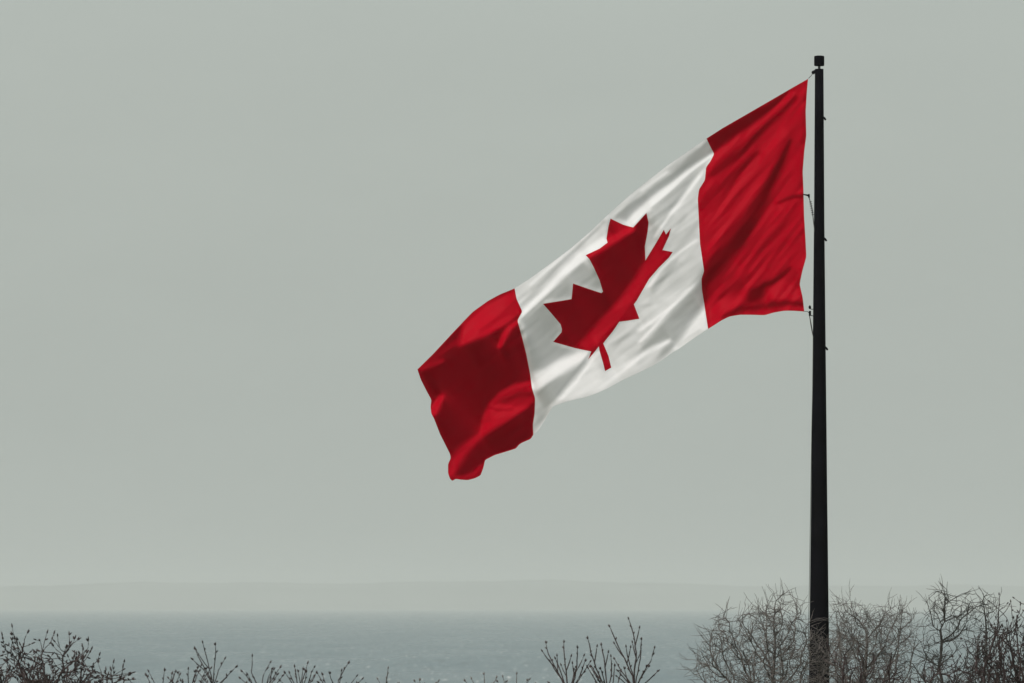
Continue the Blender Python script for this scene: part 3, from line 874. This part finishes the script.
shoot_shrub('low_shrub', 'low shrub whose twig tips barely reach the picture bottom', 'shrub', 132, 450,
     [(388, 712), (425, 716), (485, 708), (515, 706)],
     [(0, [(388, 669), (386, 684), (387, 700)]), (0, [(378, 680), (384, 696)]), (1, [(415, 682), (421, 700)]), (1, [(436, 684), (430, 702)]), (2, [(484, 675), (484, 694)]),
      (2, [(472, 680), (480, 698)]), (2, [(496, 679), (489, 698)]), (3, [(503, 678), (510, 696)]), (3, [(517, 675), (515, 694)]), (3, [(529, 680), (520, 698)])],
     13, r_tip=0.008, bud=(0.055, 0.013), spur=0.10, m=bark, group=G, extra=3, extra_top=680)
shoot_shrub('upright_shrub', 'upright shrub with long bare shoots against the lake', 'shrub', 122, 603,
     [(569, 694), (634, 690), (608, 697)],
     [(0, [(546, 644), (549, 654), (556, 668), (564, 684)]), (0, [(564, 643), (565, 660), (567, 682)]), (0, [(577, 649), (577, 666), (573, 684)]), (0, [(556, 660), (561, 674), (566, 688)]),
      (0, [(585, 662), (580, 676), (573, 688)]), (2, [(588, 639), (591, 652), (596, 668), (604, 686)]), (2, [(602, 646), (605, 662), (607, 684)]), (2, [(611, 658), (612, 672), (609, 688)]),
      (1, [(610, 627), (615, 640), (624, 658), (632, 676)]), (1, [(629, 620), (633, 634), (636, 652), (634, 676)]), (1, [(653.6, 649), (650, 661), (642, 674), (637, 684)]),
      (1, [(615, 660), (622, 672), (631, 684)]), (1, [(641, 640), (640, 658), (636, 678)]), (1, [(657, 672), (648, 680), (638, 688)]), (1, [(626, 648), (629, 662), (633, 678)]), (2, [(594, 670), (600, 682)])],
     14, r_tip=0.0092, bud=(0.055, 0.014), spur=0.10, m=dark_bark, group=G, extra=5, extra_top=660)
# the tree straddling the pole
tree('bare_tree', 'wide bare tree with fine hooked twigs left of the black pole', 'tree', 138, 772,
     [(775, 676, 56, 58, 4.2), (782, 616, 30, 30, 1.0), (735, 640, 26, 34, 0.8), (712, 662, 22, 32, .6), (826, 676, 30, 46, 1.2)],
     15, 1150, step=0.085, kill=0.14, r_tip=0.0036, expo=.33, trop=.03, wig=.27, group=G, maxn=15000, forky=735, twigs=1700, twl=.34)
tree('bare_tree', 'thin pale bare tree just right of the black pole', 'tree', 168, 872,
     [(868, 660, 50, 52, 3), (850, 620, 20, 24, .7), (895, 626, 22, 24, .8)],
     16, 800, step=0.11, kill=0.15, r_tip=0.0038, expo=.34, trop=.05, wig=.2, group=G, maxn=12000, forky=725, twigs=1300, twl=.42)
tree('bare_tree', 'tallest bare tree with crooked spreading limbs near right edge', 'tree', 156, 962,
     [(952, 614, 28, 30, 1.0), (984, 618, 24, 34, .9), (938, 602, 16, 16, .35), (965, 670, 56, 44, 1.6), (925, 660, 26, 24, .5)],
     17, 330, step=0.11, kill=0.2, r_tip=0.0046, expo=.33, trop=.0, wig=.27, group=G, maxn=12000, forky=720, twigs=750, twl=.36)
tree('upright_shrub', 'dark dense shrub of upright shoots in the bottom right corner', 'shrub', 126, 1012,
     [(1010, 680, 40, 58, 3), (1028, 650, 22, 44, 1), (1000, 650, 10, 38, .7), (975, 682, 16, 28, .7)],
     18, 900, step=0.085, kill=0.11, r_tip=0.0058, expo=.34, trop=.55, wig=.16, stems=5, spread=.7, m=dark_bark, buds=(0.05, 0.012, 0.2), group=G, maxn=12000, forky=760, twigs=500, twl=.35)
tree('upright_shrub', 'reddish upright shrub in front of the pale bare tree', 'shrub', 128, 862,
     [(850, 684, 20, 40, 1.2), (880, 690, 34, 30, 1), (930, 694, 34, 28, .8)],
     19, 420, step=0.09, kill=0.14, r_tip=0.0065, expo=.34, trop=.45, wig=.18, stems=4, spread=.6, m=dark_bark, group=G, forky=770, twigs=400, twl=.35)
